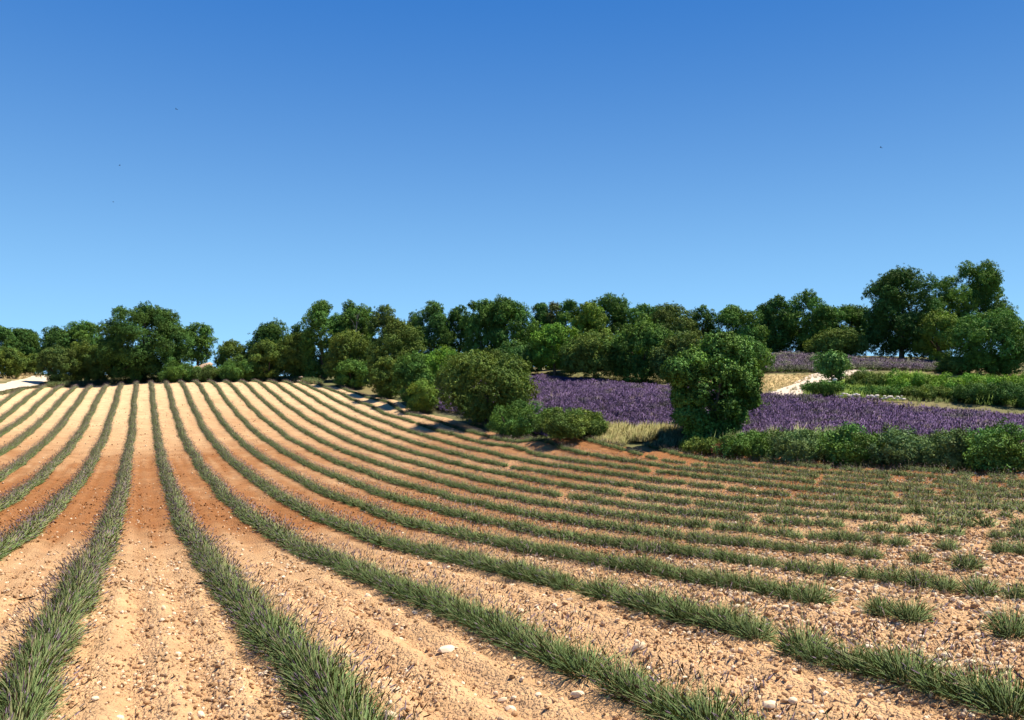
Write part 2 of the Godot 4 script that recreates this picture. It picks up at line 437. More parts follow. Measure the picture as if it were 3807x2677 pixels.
func lay_ground():
	var xs := PackedFloat32Array()
	var zs := PackedFloat32Array()
	for v in [-3000.0, -1500.0, -700.0, -350.0, -220.0, -170.0]:
		xs.append(v)
	for i in range(-70, 108):
		xs.append(i * 2.0)
	for v in [240.0, 300.0, 450.0, 800.0, 1600.0, 3000.0]:
		xs.append(v)
	for v in [-3000.0, -1500.0, -800.0, -500.0, -380.0, -330.0]:
		zs.append(v)
	for i in range(-160, 14):
		zs.append(i * 2.0)
	for v in [40.0, 70.0, 140.0, 300.0, 800.0, 2000.0]:
		zs.append(v)
	var v := PackedVector3Array()
	var c := PackedColorArray()
	var f := PackedInt32Array()
	for z in zs:
		for x in xs:
			var p := Vector2(x, z)
			var h := height(x, z)
			var near_soil := inside(p, soil_edge)
			for q in [Vector2(2.1, 0), Vector2(-2.1, 0), Vector2(0, 2.1), Vector2(0, -2.1)]:
				near_soil = near_soil or inside(p + q, soil_edge)
			if near_soil:
				h -= 0.14
			v.append(Vector3(x, h, z))
			var patch := rough.get_noise_2d(x * 0.06, z * 0.06) * 0.5 + 0.5
			var col := Color(0.17, 0.14, 0.065).lerp(Color(0.085, 0.1, 0.04), patch)
			if inside(p, bloom_field) or inside(p, far_bloom_field):
				col = Color(0.12, 0.1, 0.08)
			elif inside(p, straw_patch):
				col = Color(0.42, 0.32, 0.16)
			elif inside(p, meadow):
				col = Color(0.33, 0.25, 0.13)
			c.append(col)
	var w := xs.size()
	for j in zs.size() - 1:
		for i in w - 1:
			var a := j * w + i
			f.append_array(PackedInt32Array([a, a + 1, a + w + 1, a, a + w + 1, a + w]))
	var o := part("ground", mesh_of(v, c, f, smooth_normals(v, f)), M.land, self)
	o.set_meta("kind", "structure")


func row_phase(x: float) -> float:
	return fposmod((x - ROW_START) / ROW_GAP, 1.0)


func soil_height(x: float, z: float, micro: float) -> float:
	var t := row_phase(x)
	var off := minf(t, 1.0 - t) * ROW_GAP
	var h := height(x, z)
	h += 0.05 * exp(-off * off * 9.0)
	h += 0.038 * cos(t * TAU * 4.0) * smoothstep(0.2, 0.45, off)
	h += 0.03 * rough.get_noise_2d(x * 0.9, z * 0.5)
	if micro > 0.0:
		h += micro * (0.022 * rough.get_noise_2d(x * 4.3, z * 4.3) + 0.019 * rough.get_noise_2d(x * 9.1 + 40.0, z * 9.1) + 0.011 * rough.get_noise_2d(x * 17.0, z * 17.0 + 9.0))
	return h


func soil_color(x: float, z: float) -> Color:
	var d := -z
	var wob := rough.get_noise_2d(x * 0.045 + 3.0, z * 0.03) * 14.0 + rough.get_noise_2d(x * 1.3, z * 0.11 + 7.0) * 7.0 + rough.get_noise_2d(x * 0.5, z * 0.35) * 5.0
	var red := smoothstep(8.0, 28.0, d + wob * 0.7) * (1.0 - smoothstep(40.0, 80.0, d + wob * 1.2 + absf(x - 4.0) * 0.15))
	var rim := smoothstep(16.0, 26.0, x + rough.get_noise_2d(x * 0.1, z * 0.1) * 4.0) * smoothstep(12.0, 22.0, d) * (1.0 - smoothstep(50.0, 80.0, d))
	red = maxf(red * (1.0 - 0.45 * smoothstep(6.0, 16.0, x) * (1.0 - smoothstep(28.0, 40.0, d))), rim)
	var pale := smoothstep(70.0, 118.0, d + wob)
	var col := Color(0.445, 0.275, 0.142)
	col = col.lerp(Color(0.26, 0.108, 0.036), red * 0.97)
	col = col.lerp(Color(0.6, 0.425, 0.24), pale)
	var t := row_phase(x)
	var streak := 0.5 + 0.5 * cos(t * TAU * 4.0)
	col = col.lerp(Color(0.6, 0.44, 0.26), 0.34 * streak * (0.45 + pale) * (1.0 - 0.6 * red))
	var k := 1.0 + 0.16 * rough.get_noise_2d(x * 2.1, z * 1.1) + 0.1 * rough.get_noise_2d(x * 7.0, z * 7.0 + 5.0)
	return Color(col.r * k, col.g * k, col.b * k)


func soil_patch(v: PackedVector3Array, c: PackedColorArray, f: PackedInt32Array, r: Rect2, cell: float, hole: Rect2, micro: float):
	var nx := int(round(r.size.x / cell))
	var nz := int(round(r.size.y / cell))
	var base := v.size()
	for j in nz + 1:
		for i in nx + 1:
			var x := r.position.x + i * cell
			var z := r.position.y + j * cell
			var edge := minf(minf(i, nx - i), minf(j, nz - j)) * cell
			v.append(Vector3(x, soil_height(x, z, micro * clampf(edge / 0.3, 0.0, 1.0)), z))
			c.append(soil_color(x, z))
	for j in nz:
		for i in nx:
			var p := Vector2(r.position.x + (i + 0.5) * cell, r.position.y + (j + 0.5) * cell)
			if hole.has_point(p) or not inside(p, soil_edge):
				continue
			var a := base + j * (nx + 1) + i
			f.append_array(PackedInt32Array([a, a + 1, a + nx + 2, a, a + nx + 2, a + nx + 1]))


func lay_soil():
	var v := PackedVector3Array()
	var c := PackedColorArray()
	var f := PackedInt32Array()
	var near := Rect2(-4, -14, 16, 12)
	var middle := Rect2(-16, -60, 58, 60)
	soil_patch(v, c, f, near, 0.05, Rect2(), 1.0)
	soil_patch(v, c, f, middle, 0.2, near, 1.3)
	soil_patch(v, c, f, Rect2(-60, -150, 102, 170), 0.5, middle, 0.0)
	var o := part("field_soil", mesh_of(v, c, f, smooth_normals(v, f)), M.soil, self)
	o.set_meta("kind", "structure")
	strew_stones(o)


func stone_mesh(seed_value: int, flat: float) -> ArrayMesh:
	var r := RandomNumberGenerator.new()
	r.seed = seed_value
	var v := PackedVector3Array()
	var c := PackedColorArray()
	var f := PackedInt32Array()
	var rings := 4
	var around := 7
	v.append(Vector3(0, flat * 0.9, 0))
	for j in range(1, rings):
		var lat := PI / 2.0 - PI * j / rings
		for i in around:
			var lon := TAU * (i + 0.5 * (j % 2)) / around
			var k := r.randf_range(0.72, 1.18)
			v.append(Vector3(cos(lat) * cos(lon) * k, sin(lat) * flat * r.randf_range(0.75, 1.1), cos(lat) * sin(lon) * k * 0.8))
	v.append(Vector3(0, -flat, 0))
	for i in v.size():
		c.append(Color.WHITE)
	for i in around:
		f.append_array(PackedInt32Array([0, 1 + (i + 1) % around, 1 + i]))
		for j in rings - 2:
			var a := 1 + j * around + i
			var b := 1 + j * around + (i + 1) % around
			f.append_array(PackedInt32Array([a, b, b + around, a, b + around, a + around]))
		var last := 1 + (rings - 2) * around
		f.append_array(PackedInt32Array([last + i, last + (i + 1) % around, v.size() - 1]))
	# faceted: each face its own corners
	var fv := PackedVector3Array()
	var fc := PackedColorArray()
	var ff := PackedInt32Array()
	var fnn := PackedVector3Array()
	for i in range(0, f.size(), 3):
		var a := v[f[i]]
		var b := v[f[i + 1]]
		var d := v[f[i + 2]]
		var nn := (d - a).cross(b - a).normalized()
		if nn.dot(a + b + d) < 0.0:
			var t := b
			b = d
			d = t
			nn = -nn
		for q in [a, b, d]:
			ff.append(fv.size())
			fv.append(q)
			fnn.append(nn.lerp(q.normalized(), 0.35).normalized())
			fc.append(Color.WHITE)
	return mesh_of(fv, fc, ff, fnn)


func view_of(p: Vector3) -> Vector3:
	# where a point falls for someone standing at the camera: right, up, forward
	var d := p - EYE
	return Vector3(d.x * cos(cam_yaw) + d.z * sin(cam_yaw), d.y, d.x * sin(cam_yaw) - d.z * cos(cam_yaw))


func stone_color() -> Color:
	var t := rng.randf()
	var col := Color(0.47, 0.33, 0.2).lerp(Color(0.7, 0.58, 0.42), t)
	if rng.randf() < 0.25:
		col = Color(0.33, 0.2, 0.11)
	return col


func strew_stones(soil: Node3D):
	var kinds := []
	for i in 5:
		kinds.append(stone_mesh(100 + i, [0.55, 0.7, 0.45, 0.8, 0.6][i]))
	var tones := []
	for i in 4:
		var m := StandardMaterial3D.new()
		m.albedo_color = [Color(0.62, 0.5, 0.36), Color(0.72, 0.62, 0.48), Color(0.55, 0.43, 0.3), Color(0.66, 0.53, 0.37)][i].linear_to_srgb()
		m.roughness = 0.9
		m.metallic_specular = 0.2
		tones.append(m)
	# the stones that show largest, each its own piece
	var spots := []
	for tries in 3000:
		var fwd := 3.6 + 13.0 * pow(rng.randf(), 1.3)
		var side := rng.randf_range(-0.62, 0.62) * fwd
		var x := side * cos(cam_yaw) + fwd * sin(cam_yaw)
		var z := side * sin(cam_yaw) - fwd * cos(cam_yaw)
		var t := row_phase(x)
		if minf(t, 1.0 - t) * ROW_GAP < 0.25 or not inside(Vector2(x, z), soil_edge):
			continue
		if rng.randf() > 0.3 + 0.7 * smoothstep(-2.0, 9.0, x):
			continue
		spots.append(Vector2(x, z))
		if spots.size() == 297:
			break
	var chosen := [[Vector2(2.64, -7.45), 0.125], [Vector2(2.1, -4.35), 0.075], [Vector2(4.2, -6.6), 0.08]]
	for p in spots:
		chosen.append([p, 0.018 + 0.05 * pow(rng.randf(), 2.2)])
	for q in chosen:
		var o := MeshInstance3D.new()
		o.name = "stone"
		var k := rng.randi() % 5
		o.mesh = kinds[k]
		o.material_override = tones[rng.randi() % 4]
		var s: float = q[1]
		o.basis = Basis.from_euler(Vector3(rng.randf_range(-0.4, 0.4), rng.randf() * TAU, rng.randf_range(-0.4, 0.4))).scaled_local(Vector3(s, s * rng.randf_range(0.7, 1.1), s))
		if s > 0.12:
			o.basis = Basis(Vector3.UP, 0.5).scaled_local(Vector3(s, s * 0.5, s * 0.75))
			o.material_override = tones[0]
		o.position = Vector3(q[0].x, soil_height(q[0].x, q[0].y, 1.0) + s * 0.12, q[0].y)
		soil.add_child(o, true)
	var where := [[], [], []]
	var tints := [[], [], []]
	for band in [[3.0, 9.0, 80000, 0.005, 0.03], [9.0, 18.0, 90000, 0.007, 0.042], [18.0, 40.0, 70000, 0.012, 0.055], [40.0, 135.0, 50000, 0.02, 0.08]]:
		for i in int(band[2]):
			var fwd := sqrt(lerpf(band[0] * band[0], band[1] * band[1], rng.randf()))
			var side := rng.randf_range(-0.68, 0.68) * fwd
			var x := side * cos(cam_yaw) + fwd * sin(cam_yaw)
			var z := side * sin(cam_yaw) - fwd * cos(cam_yaw)
			if not inside(Vector2(x, z), soil_edge):
				continue
			var stony := clampf(0.34 + 0.75 * rough.get_noise_2d(x * 0.6, z * 0.3) + 0.5 * smoothstep(4.0, 12.0, x) * (1.0 - smoothstep(24.0, 40.0, -z)), 0.12, 1.0)
			stony *= 1.0 - 0.7 * (0.5 + 0.5 * cos(row_phase(x) * TAU * 4.0))
			var right_side := smoothstep(0.5, 0.85, x / maxf(-z, 1.0)) * smoothstep(3.0, 6.0, x) * (1.0 - smoothstep(22.0, 34.0, -z))
			stony = minf(1.0, stony + 0.22 * right_side)
			if rng.randf() > stony:
				continue
			var s := lerpf(band[3], band[4] * (1.0 + 0.25 * right_side), pow(rng.randf(), 3.0 - 0.5 * right_side))
			var b := Basis.from_euler(Vector3(rng.randf() * TAU, rng.randf() * TAU, rng.randf() * TAU)).scaled_local(Vector3(s, s * rng.randf_range(0.7, 1.1), s))
			var k := i % 3
			where[k].append(Transform3D(b, Vector3(x, soil_height(x, z, 1.0 if band[0] < 9.0 else 0.0) + s * 0.25, z)))
			var col := stone_color()
			if rng.randf() < 0.66 - 0.2 * right_side + 0.3 * smoothstep(0.3, 0.2, soil_color(x, z).r):
				var sc := soil_color(x, z)
				var sk := rng.randf_range(0.55, 1.1)
				col = Color(sc.r * sk, sc.g * sk, sc.b * sk)
			tints[k].append(col)
	var heap := Node3D.new()
	heap.name = "pebbles"
	heap.set_meta("kind", "stuff")
	soil.add_child(heap, true)
	for k in 3:
		scatter("pebble", kinds[k], M.stone, where[k], tints[k], heap).set_meta("kind", "stuff")


func ribbon(called: String, line: PackedVector2Array, half: float, col: Color):
	var curve := Curve2D.new()
	for i in line.size():
		var before := line[maxi(i - 1, 0)]
		var after := line[mini(i + 1, line.size() - 1)]
		var t := (after - before) / 6.0
		curve.add_point(line[i], -t, t)
	var pts := curve.tessellate_even_length(6, 0.8)
	var v := PackedVector3Array()
	var c := PackedColorArray()
	var f := PackedInt32Array()
	var across := 8
	for i in pts.size():
		var t := (pts[mini(i + 1, pts.size() - 1)] - pts[maxi(i - 1, 0)]).normalized()
		var side := Vector2(-t.y, t.x)
		for j in across + 1:
			var k := (j * 2.0 / across - 1.0)
			var p := pts[i] + side * (k * half * (1.0 + 0.12 * rough.get_noise_2d(pts[i].x * 0.4, pts[i].y * 0.4 + k * 9.0)))
			v.append(on_land(p.x, p.y, 0.05 - 0.03 * absf(k) + 0.02 * rough.get_noise_2d(p.x, p.y)))
			var q := 1.0 + 0.15 * rough.get_noise_2d(p.x * 1.5, p.y * 1.5)
			c.append(Color(col.r * q, col.g * q, col.b * q))
	for i in pts.size() - 1:
		for j in across:
			var a := i * (across + 1) + j
			f.append_array(PackedInt32Array([a, a + 1, a + across + 2, a, a + across + 2, a + across + 1]))
	var n := smooth_normals(v, f)
	if n[0].y < 0.0:
		for i in range(0, f.size(), 3):
			var t := f[i]
			f[i] = f[i + 1]
			f[i + 1] = t
		n = smooth_normals(v, f)
	part(called, mesh_of(v, c, f, n), M.land, self).set_meta("kind", "structure")


func lay_tracks():
	ribbon("gravel_track", track_line, 1.75, Color(0.5, 0.42, 0.34))
	ribbon("white_track", left_track_line, 1.8, Color(0.54, 0.45, 0.34))


# ---------------------------------------------------------------- trees and bushes
func tuft_mesh(seed_value: int, leaves: int, leaf: float, wide: float) -> ArrayMesh:
	# a spray of leaves round a twig that points up (+Y); unit radius
	var r := RandomNumberGenerator.new()
	r.seed = seed_value
	var v := PackedVector3Array()
	var c := PackedColorArray()
	var f := PackedInt32Array()
	var n := PackedVector3Array()
	for i in leaves:
		var d := Vector3(r.randfn(), r.randfn() + 0.35, r.randfn()).normalized()
		var at := d * pow(r.randf(), 0.5) * 0.9
		var nn := (d * 0.4 + Vector3(r.randfn(), r.randfn(), r.randfn()) * 0.4 + Vector3.UP * 0.6).normalized()
		var along := nn.cross(Vector3(r.randfn(), r.randfn(), r.randfn())).normalized()
		var over := nn.cross(along)
		var L := leaf * r.randf_range(0.7, 1.25)
		var b := v.size()
		var bend := nn * (-0.18 * L)
		v.append_array(PackedVector3Array([at - along * L * 0.5 + bend, at + over * L * wide, at + along * L * 0.55 + bend, at - over * L * wide]))
		var k := r.randf_range(0.75, 1.2)
		for q in 4:
			n.append(nn)
			c.append(Color(k, k, k))
		f.append_array(PackedInt32Array([b, b + 1, b + 2, b, b + 2, b + 3]))
	return mesh_of(v, c, f, n)


func tube(v: PackedVector3Array, c: PackedColorArray, f: PackedInt32Array, a: Vector3, b: Vector3, ra: float, rb: float, col: Color, sides := 7):
	var axis := (b - a).normalized()
	var s := axis.cross(Vector3.RIGHT if absf(axis.x) < 0.8 else Vector3.FORWARD).normalized()
	var t := axis.cross(s)
	var base := v.size()
	for e in 2:
		for i in sides:
			var g := TAU * i / sides
			v.append((a if e == 0 else b) + (s * cos(g) + t * sin(g)) * (ra if e == 0 else rb))
			c.append(col)
	for i in sides:
		var j := (i + 1) % sides
		f.append_array(PackedInt32Array([base + i, base + sides + i, base + sides + j, base + i, base + sides + j, base + j]))


func limb(path: Array, r0: float, r1: float, col: Color) -> ArrayMesh:
	var v := PackedVector3Array()
	var c := PackedColorArray()
	var f := PackedInt32Array()
	for i in path.size() - 1:
		var k0 := float(i) / (path.size() - 1)
		var k1 := float(i + 1) / (path.size() - 1)
		tube(v, c, f, path[i], path[i + 1], lerpf(r0, r1, k0), lerpf(r0, r1, k1), col)
	return mesh_of(v, c, f, smooth_normals(v, f))


func tone(called: String) -> Color:
	return {
		"dark": Color(0.076, 0.159, 0.0384),
		"mid": Color(0.1064, 0.2141, 0.0456),
		"olive": Color(0.1349, 0.2035, 0.0432),
		"dullolive": Color(0.1092, 0.1675, 0.044),
		"bright": Color(0.1662, 0.318, 0.044),
		"yellow": Color(0.1805, 0.2756, 0.048),
		"brown": Color(0.1235, 0.1463, 0.0528),
		"greygreen": Color(0.1472, 0.2279, 0.08),
		"hero": Color(0.1026, 0.212, 0.0432),
		"rust": Color(0.26, 0.13, 0.065),
		"fig": Color(0.1187, 0.2438, 0.0624),
	}[called]


func category_of(called: String) -> String:
	return "bush" if called.ends_with("bush") else ("shrub" if called.ends_with("shrub") else "tree")


func grow_trees():
	var sprays := []
	for i in 3:
		sprays.append(tuft_mesh(40 + i, 13, 0.62, 0.3))
	var big_leaves := []
	for i in 3:
		big_leaves.append(tuft_mesh(60 + i, 11, 0.6, 0.36))
	var bramble_leaves := []
	for i in 3:
		bramble_leaves.append(tuft_mesh(80 + i, 14, 0.5, 0.3))
	var serial := 0
	for g in GROWTH:
		serial += 1
		rng.seed = 9000 + serial * 17
		var x: float = g[1]
		var z: float = g[2]
		var foot := on_land(x, z, -0.05)
		var tall: float = g[3] - foot.y
		var wide: float = g[4]
		if (g[6] == "t" or g[6] == "n") and not (g[0] == "hedge_tree" and x < 31.0):
			wide *= 1.32
		elif g[6] == "w" and z > -100.0:
			tall *= 1.1
		var habit: String = g[6]
		var col := tone(g[5])
		var o := thing(g[0], g[7], category_of(g[0]), foot, {"t": "trees of the wood and hedge", "b": "bushes of the hedge", "w": "brambles"}.get(habit, ""))
		var meshes: Array = sprays
		var low := 0.0        # where the crown begins, as a share of the height
		var tuft := 0.25
		var clump_share := 0.165
		var density := 7.0
		var fill := 1.0
		match habit:
			"b":
				low = 0.0
				tuft = 0.21
				clump_share = 0.15
			"w":
				low = 0.0
				tuft = 0.2
				clump_share = 0.17
				density = 9.0
				meshes = bramble_leaves
			"g":
				low = 0.03
				clump_share = 0.15
			"a":
				low = 0.2
				clump_share = 0.15
				fill = 0.66
			"n":
				clump_share = 0.34
			"h":
				low = 0.0
				tuft = 0.24
				clump_share = 0.105
				density = 13.0
				fill = 1.9
				meshes = big_leaves
			"f":
				low = 0.22
				tuft = 0.24
				clump_share = 0.2
				density = 8.0
				meshes = big_leaves
		if tall < 0.8:
			tall = 0.8
		var bottom := tall * low
		var rx := wide * 0.5
		var ry := (tall - bottom) * 0.5
		var cr := clampf(wide * clump_share, 0.35, 1.35)
		if habit == "w":
			cr = clampf(minf(wide * 0.16, tall * 0.32), 0.25, 0.7)
		cr = minf(cr, ry * 0.8)
		var middle := bottom + ry
		var rz := minf(rx, 3.2) if habit == "w" else rx * rng.randf_range(0.85, 1.1)
		# the clumps of the crown
		var clumps := []
		var area := 4.0 * PI * pow((pow(rx * ry, 1.6) + pow(rx * rz, 1.6) + pow(ry * rz, 1.6)) / 3.0, 1.0 / 1.6)
		var n := int(clampf(1.6 * area / (PI * cr * cr) * fill, 10, 240))
		for i in n:
			var d := Vector3(rng.randfn(), rng.randfn(), rng.randfn()).normalized()
			if habit != "a":
				# fuller than an egg: trees of a wood fill the corners too
				var box := pow(pow(absf(d.x), 2.8) + pow(absf(d.y), 2.8) + pow(absf(d.z), 2.8), 1.0 / 2.8)
				d = d.lerp(d / box, 1.0 if d.y < 0.0 else (0.15 if habit == "b" else 0.6))
			var k := 1.0 if i < n * 0.72 else pow(rng.randf(), 0.4)
			var own := cr * rng.randf_range(0.7, 1.2)
			var at := Vector3(d.x * maxf(rx - own * 0.8, 0.1), d.y * maxf(ry - own * 0.75, 0.1), d.z * maxf(rz - own * 0.8, 0.1)) * k
			at *= rng.randf_range(0.76, 1.1) if habit != "h" else 1.0
			if habit == "g" or habit == "t":
				# crowns are broader above than below
				at.x *= 1.0 - 0.1 * d.y
			elif habit == "h":
				var lobe: Array = LONE_BUSH[i % LONE_BUSH.size()]
				at = Vector3(lobe[0], lobe[1] - middle, rng.randf_range(-0.3, 0.3)) + d * maxf(float(lobe[2]) - own * 0.6, 0.1) * Vector3(1, 1, 1.5)
			elif habit == "b" or habit == "w":
				if at.y < 0.0:
					at.x *= 1.06
			elif habit == "n":
				at.x *= 0.6 + 0.6 * (1.0 - clampf((at.y + ry) / (2.0 * ry), 0.0, 1.0))
			if i == 0:
				at = Vector3(rng.randf_range(-0.15, 0.15) * rx, ry - own * 0.9, 0)
			if habit == "w":
				at.y = (at.y + ry) * rng.randf_range(0.55, 1.2) - ry
			at.y += middle
			at.y = maxf(at.y, own * 0.45)
			clumps.append([at, own])
		var where := [[], [], []]
		var tints := [[], [], []]
		for cl in clumps:
			var p: Vector3 = cl[0]
			var own: float = cl[1]
			var flat := rng.randf_range(0.7, 0.95)
			var shade := rng.randf_range(0.7, 1.32) if habit != "h" else rng.randf_range(0.55, 1.4)
			var warm := rng.randf_range(-0.12, 0.16)
			var count := int(own * own * 12.5 * density * (0.3 / tuft) * (0.3 / tuft) * 0.55)
			for i in count:
				var d := Vector3(rng.randfn(), rng.randfn() * 0.9 + 0.15, rng.randfn()).normalized()
				var rr := own * (1.0 - 0.45 * pow(rng.randf(), 1.6)) * rng.randf_range(0.82, 1.14)
				if i % 9 == 0:
					rr *= rng.randf_range(1.05, 1.45)
				var q := p + Vector3(d.x * rr, d.y * rr * flat, d.z * rr)
				if q.y < 0.03:
					continue
				var e := Vector3(q.x / rx, (q.y - middle) / ry, q.z / rz)
				if e.length() < 0.45 and habit != "a":
					continue
				var up := (d + Vector3.UP * 0.35 + Vector3(rng.randfn(), rng.randfn(), rng.randfn()) * 0.35).normalized()
				var side := up.cross(Vector3(rng.randfn(), rng.randfn(), rng.randfn())).normalized()
				var s := tuft * rng.randf_range(0.6, 1.4)
				var b := Basis(side, up, side.cross(up)) * s
				var m := i % 3
				where[m].append(Transform3D(b, q))
				var t := shade * rng.randf_range(0.85, 1.15)
				tints[m].append(Color(col.r * t * (1.0 + warm), col.g * t, col.b * t * (1.0 - warm)))
		var crown := Node3D.new()
		crown.name = "crown" if category_of(g[0]) == "tree" else "foliage"
		o.add_child(crown, true)
		for m in 3:
			scatter("leaves", meshes[m], M.leaf, where[m], tints[m], crown).set_meta("kind", "stuff")
		# trunk and limbs
		var bark := Color(0.13, 0.1, 0.075)
		var tr := clampf(tall * 0.028, 0.04, 0.34)
		if category_of(g[0]) == "tree":
			var lean := Vector3(rng.randf_range(-0.4, 0.4), 0, rng.randf_range(-0.3, 0.3))
			var fork := Vector3(0, tall * maxf(low + 0.14, 0.26), 0) + lean * 0.6
			part("trunk", limb([Vector3.ZERO, Vector3(0, 0.25, 0), fork * 0.5, fork, fork + Vector3(0, tall * 0.25, 0) + lean], tr * 1.35, tr * 0.55, bark), M.bark, o)
			for i in 4:
				var cl: Array = clumps[(i * 7 + 1) % clumps.size()]
				var tip: Vector3 = cl[0]
				part("limb", limb([fork, fork.lerp(tip, 0.5) + Vector3(0, 0.3, 0), tip], tr * 0.5, tr * 0.15, bark), M.bark, o)
		else:
			for i in 3:
				var cl: Array = clumps[(i * 5 + 1) % clumps.size()]
				var tip: Vector3 = cl[0]
				var root := Vector3(rng.randf_range(-0.2, 0.2), 0, rng.randf_range(-0.2, 0.2))
				if habit == "w":
					root.x = tip.x * 0.6
				part("stem", limb([root, root.lerp(tip, 0.5) + Vector3(0, 0.1, 0), tip], tr * 0.7, tr * 0.2, bark), M.bark, o)
		if g[7].contains("pale dead branches"):
			var pale := Color(0.3, 0.25, 0.2)
			var stem := Vector3(-0.3, tall * 0.3, rx * 0.72)
			var top := Vector3(0.2, tall * 0.8, rx * 0.95)
			part("dead_branch", limb([stem, stem.lerp(top, 0.5) + Vector3(0.15, 0, 0.2), top], 0.1, 0.04, pale), M.bark, o)
			for i in 9:
				var a := stem.lerp(top, 0.3 + 0.075 * i + rng.randf() * 0.05)
				var sgn := 1.0 if i % 2 == 0 else -1.0
				var b := a + Vector3(sgn * rng.randf_range(0.3, 1.5), rng.randf_range(0.8, 2.2), rng.randf_range(0.1, 0.5))
				part("dead_branch", limb([a, a.lerp(b, 0.5) + Vector3(0, 0.15, 0.1), b], 0.04, 0.015, pale), M.bark, o)


# ---------------------------------------------------------------- rocks
func rocks():
	rng.seed = 555
	var kinds := []
	for i in 6:
		kinds.append(stone_mesh(300 + i, 0.65))
	var pale := StandardMaterial3D.new()
	pale.albedo_color = Color(0.4, 0.29, 0.19).linear_to_srgb()
	pale.roughness = 0.9
	var white := StandardMaterial3D.new()
	white.albedo_color = Color(0.6, 0.55, 0.47).linear_to_srgb()
	white.roughness = 0.9
	var at: Vector2 = Vector2(8.5, -146.1)
	var o := thing("rock_outcrop", "pale sloping rock outcrop between the great oak and the dome shaped bush", "rock", on_land(at.x, at.y))
	for b in [[-2.2, 0.7, 1.5, 0.55], [-0.9, 1.25, 1.6, 0.75], [0.6, 1.8, 1.5, 0.8], [1.7, 1.5, 1.1, 0.7], [2.5, 1.0, 0.9, 0.7], [0.0, 0.6, 2.3, 0.9]]:
		var m := part("boulder", kinds[rng.randi() % 6], pale, o)
		m.position = Vector3(b[0] * 1.3, b[1] * 1.1 + 0.1, rng.randf_range(-0.3, 0.3))
		m.basis = Basis.from_euler(Vector3(0, rng.randf_range(-0.5, 0.5), 0.45 if b[0] < 0.8 else -0.35)).scaled_local(Vector3(b[2] * 1.15, b[3] * 1.15, b[2]))
	at = Vector2(21.8, -127.1)
	o = thing("stone_heap", "little heap of pale yellow stones below the small dark tree at the crest", "stone heap", on_land(at.x, at.y))
	for i in 16:
		var s := rng.randf_range(0.18, 0.42)
		var m := part("stone", kinds[rng.randi() % 6], white if i % 3 else pale, o)
		m.position = Vector3(rng.randf_range(-1.1, 1.1), 0.1 + 0.7 * pow(rng.randf(), 1.5), rng.randf_range(-0.5, 0.6))
		m.basis = Basis.from_euler(Vector3(0, rng.randf() * TAU, 0)).scaled_local(Vector3(s, s * 0.8, s))
	at = Vector2(59.6, -60)
	o = thing("stone_heap", "upright heap of white stones under the fig shrub", "stone heap", on_land(at.x, at.y))
	for i in 12:
		var s := rng.randf_range(0.14, 0.3)
		var m := part("stone", kinds[rng.randi() % 6], white, o)
		m.position = Vector3(rng.randf_range(-0.45, 0.5), 0.1 + 0.1 * i, rng.randf_range(-0.1, 0.4))
		m.basis = Basis.from_euler(Vector3(0, rng.randf() * TAU, 0)).scaled_local(Vector3(s, s * 0.9, s))
	var a: Vector2 = Vector2(55.5, -54.7)
	var b: Vector2 = Vector2(58.8, -51.1)
	o = thing("low_stone_wall", "low broken line of pale stones along the foot of the bramble bank", "stone wall", on_land(a.x, a.y))
	for i in 34:
		var t := i / 33.0
		if t > 0.3 and t < 0.4 or t > 0.58 and t < 0.66:
			continue
		var p := a.lerp(b, t)
		var s := rng.randf_range(0.1, 0.24)
		var m := part("stone", kinds[rng.randi() % 6], white, o)
		m.position = on_land(p.x, p.y, 0.25 + rng.randf() * 0.3) - o.position
		m.basis = Basis.from_euler(Vector3(0, rng.randf() * TAU, 0)).scaled_local(Vector3(s, s * 0.7, s))


# ---------------------------------------------------------------- lavender
func blade(v: PackedVector3Array, c: PackedColorArray, f: PackedInt32Array, a: Vector3, b: Vector3, sag: Vector3, w: float, c0: Color, c1: Color, r: RandomNumberGenerator):
	var axis := b - a
	var side := axis.cross(Vector3(r.randfn(), r.randfn() * 0.3, r.randfn())).normalized() * w * 0.5
	var m := a.lerp(b, 0.55) + sag
	var i := v.size()
	v.append_array(PackedVector3Array([a - side * 0.7, a + side * 0.7, m - side, m + side, b]))
	var cm := c0.lerp(c1, 0.6)
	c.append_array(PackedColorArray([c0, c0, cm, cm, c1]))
	f.append_array(PackedInt32Array([i, i + 1, i + 3, i, i + 3, i + 2, i + 2, i + 3, i + 4]))


func lavender_foliage(seed_value: int, blades: int, wide: float) -> Array:
	var r := RandomNumberGenerator.new()
	r.seed = seed_value
	var v := PackedVector3Array()
	var c := PackedColorArray()
	var f := PackedInt32Array()
	for i in blades:
		var g := r.randf() * TAU
		var tilt := deg_to_rad(78.0) * pow(r.randf(), 0.75)
		var d := Vector3(cos(g) * sin(tilt), cos(tilt), sin(g) * sin(tilt))
		var a := Vector3(cos(g), 0, sin(g)) * r.randf() * 0.1 + Vector3(r.randfn(), 0, r.randfn()) * 0.03
		a += d * r.randf() * 0.16
		var L := r.randf_range(0.14, 0.27)
		var b := a + d * L + Vector3(r.randfn(), r.randfn(), r.randfn()) * 0.02
		b.y = maxf(b.y, 0.01)
		var k := r.randf_range(0.75, 1.25)
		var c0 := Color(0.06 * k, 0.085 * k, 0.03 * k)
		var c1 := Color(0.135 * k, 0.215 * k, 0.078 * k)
		if r.randf() < 0.1:
			c1 = Color(0.22 * k, 0.23 * k, 0.09 * k)
		blade(v, c, f, a, b, Vector3(0, 0.012, 0), wide, c0, c1, r)
	return [v, c, f]


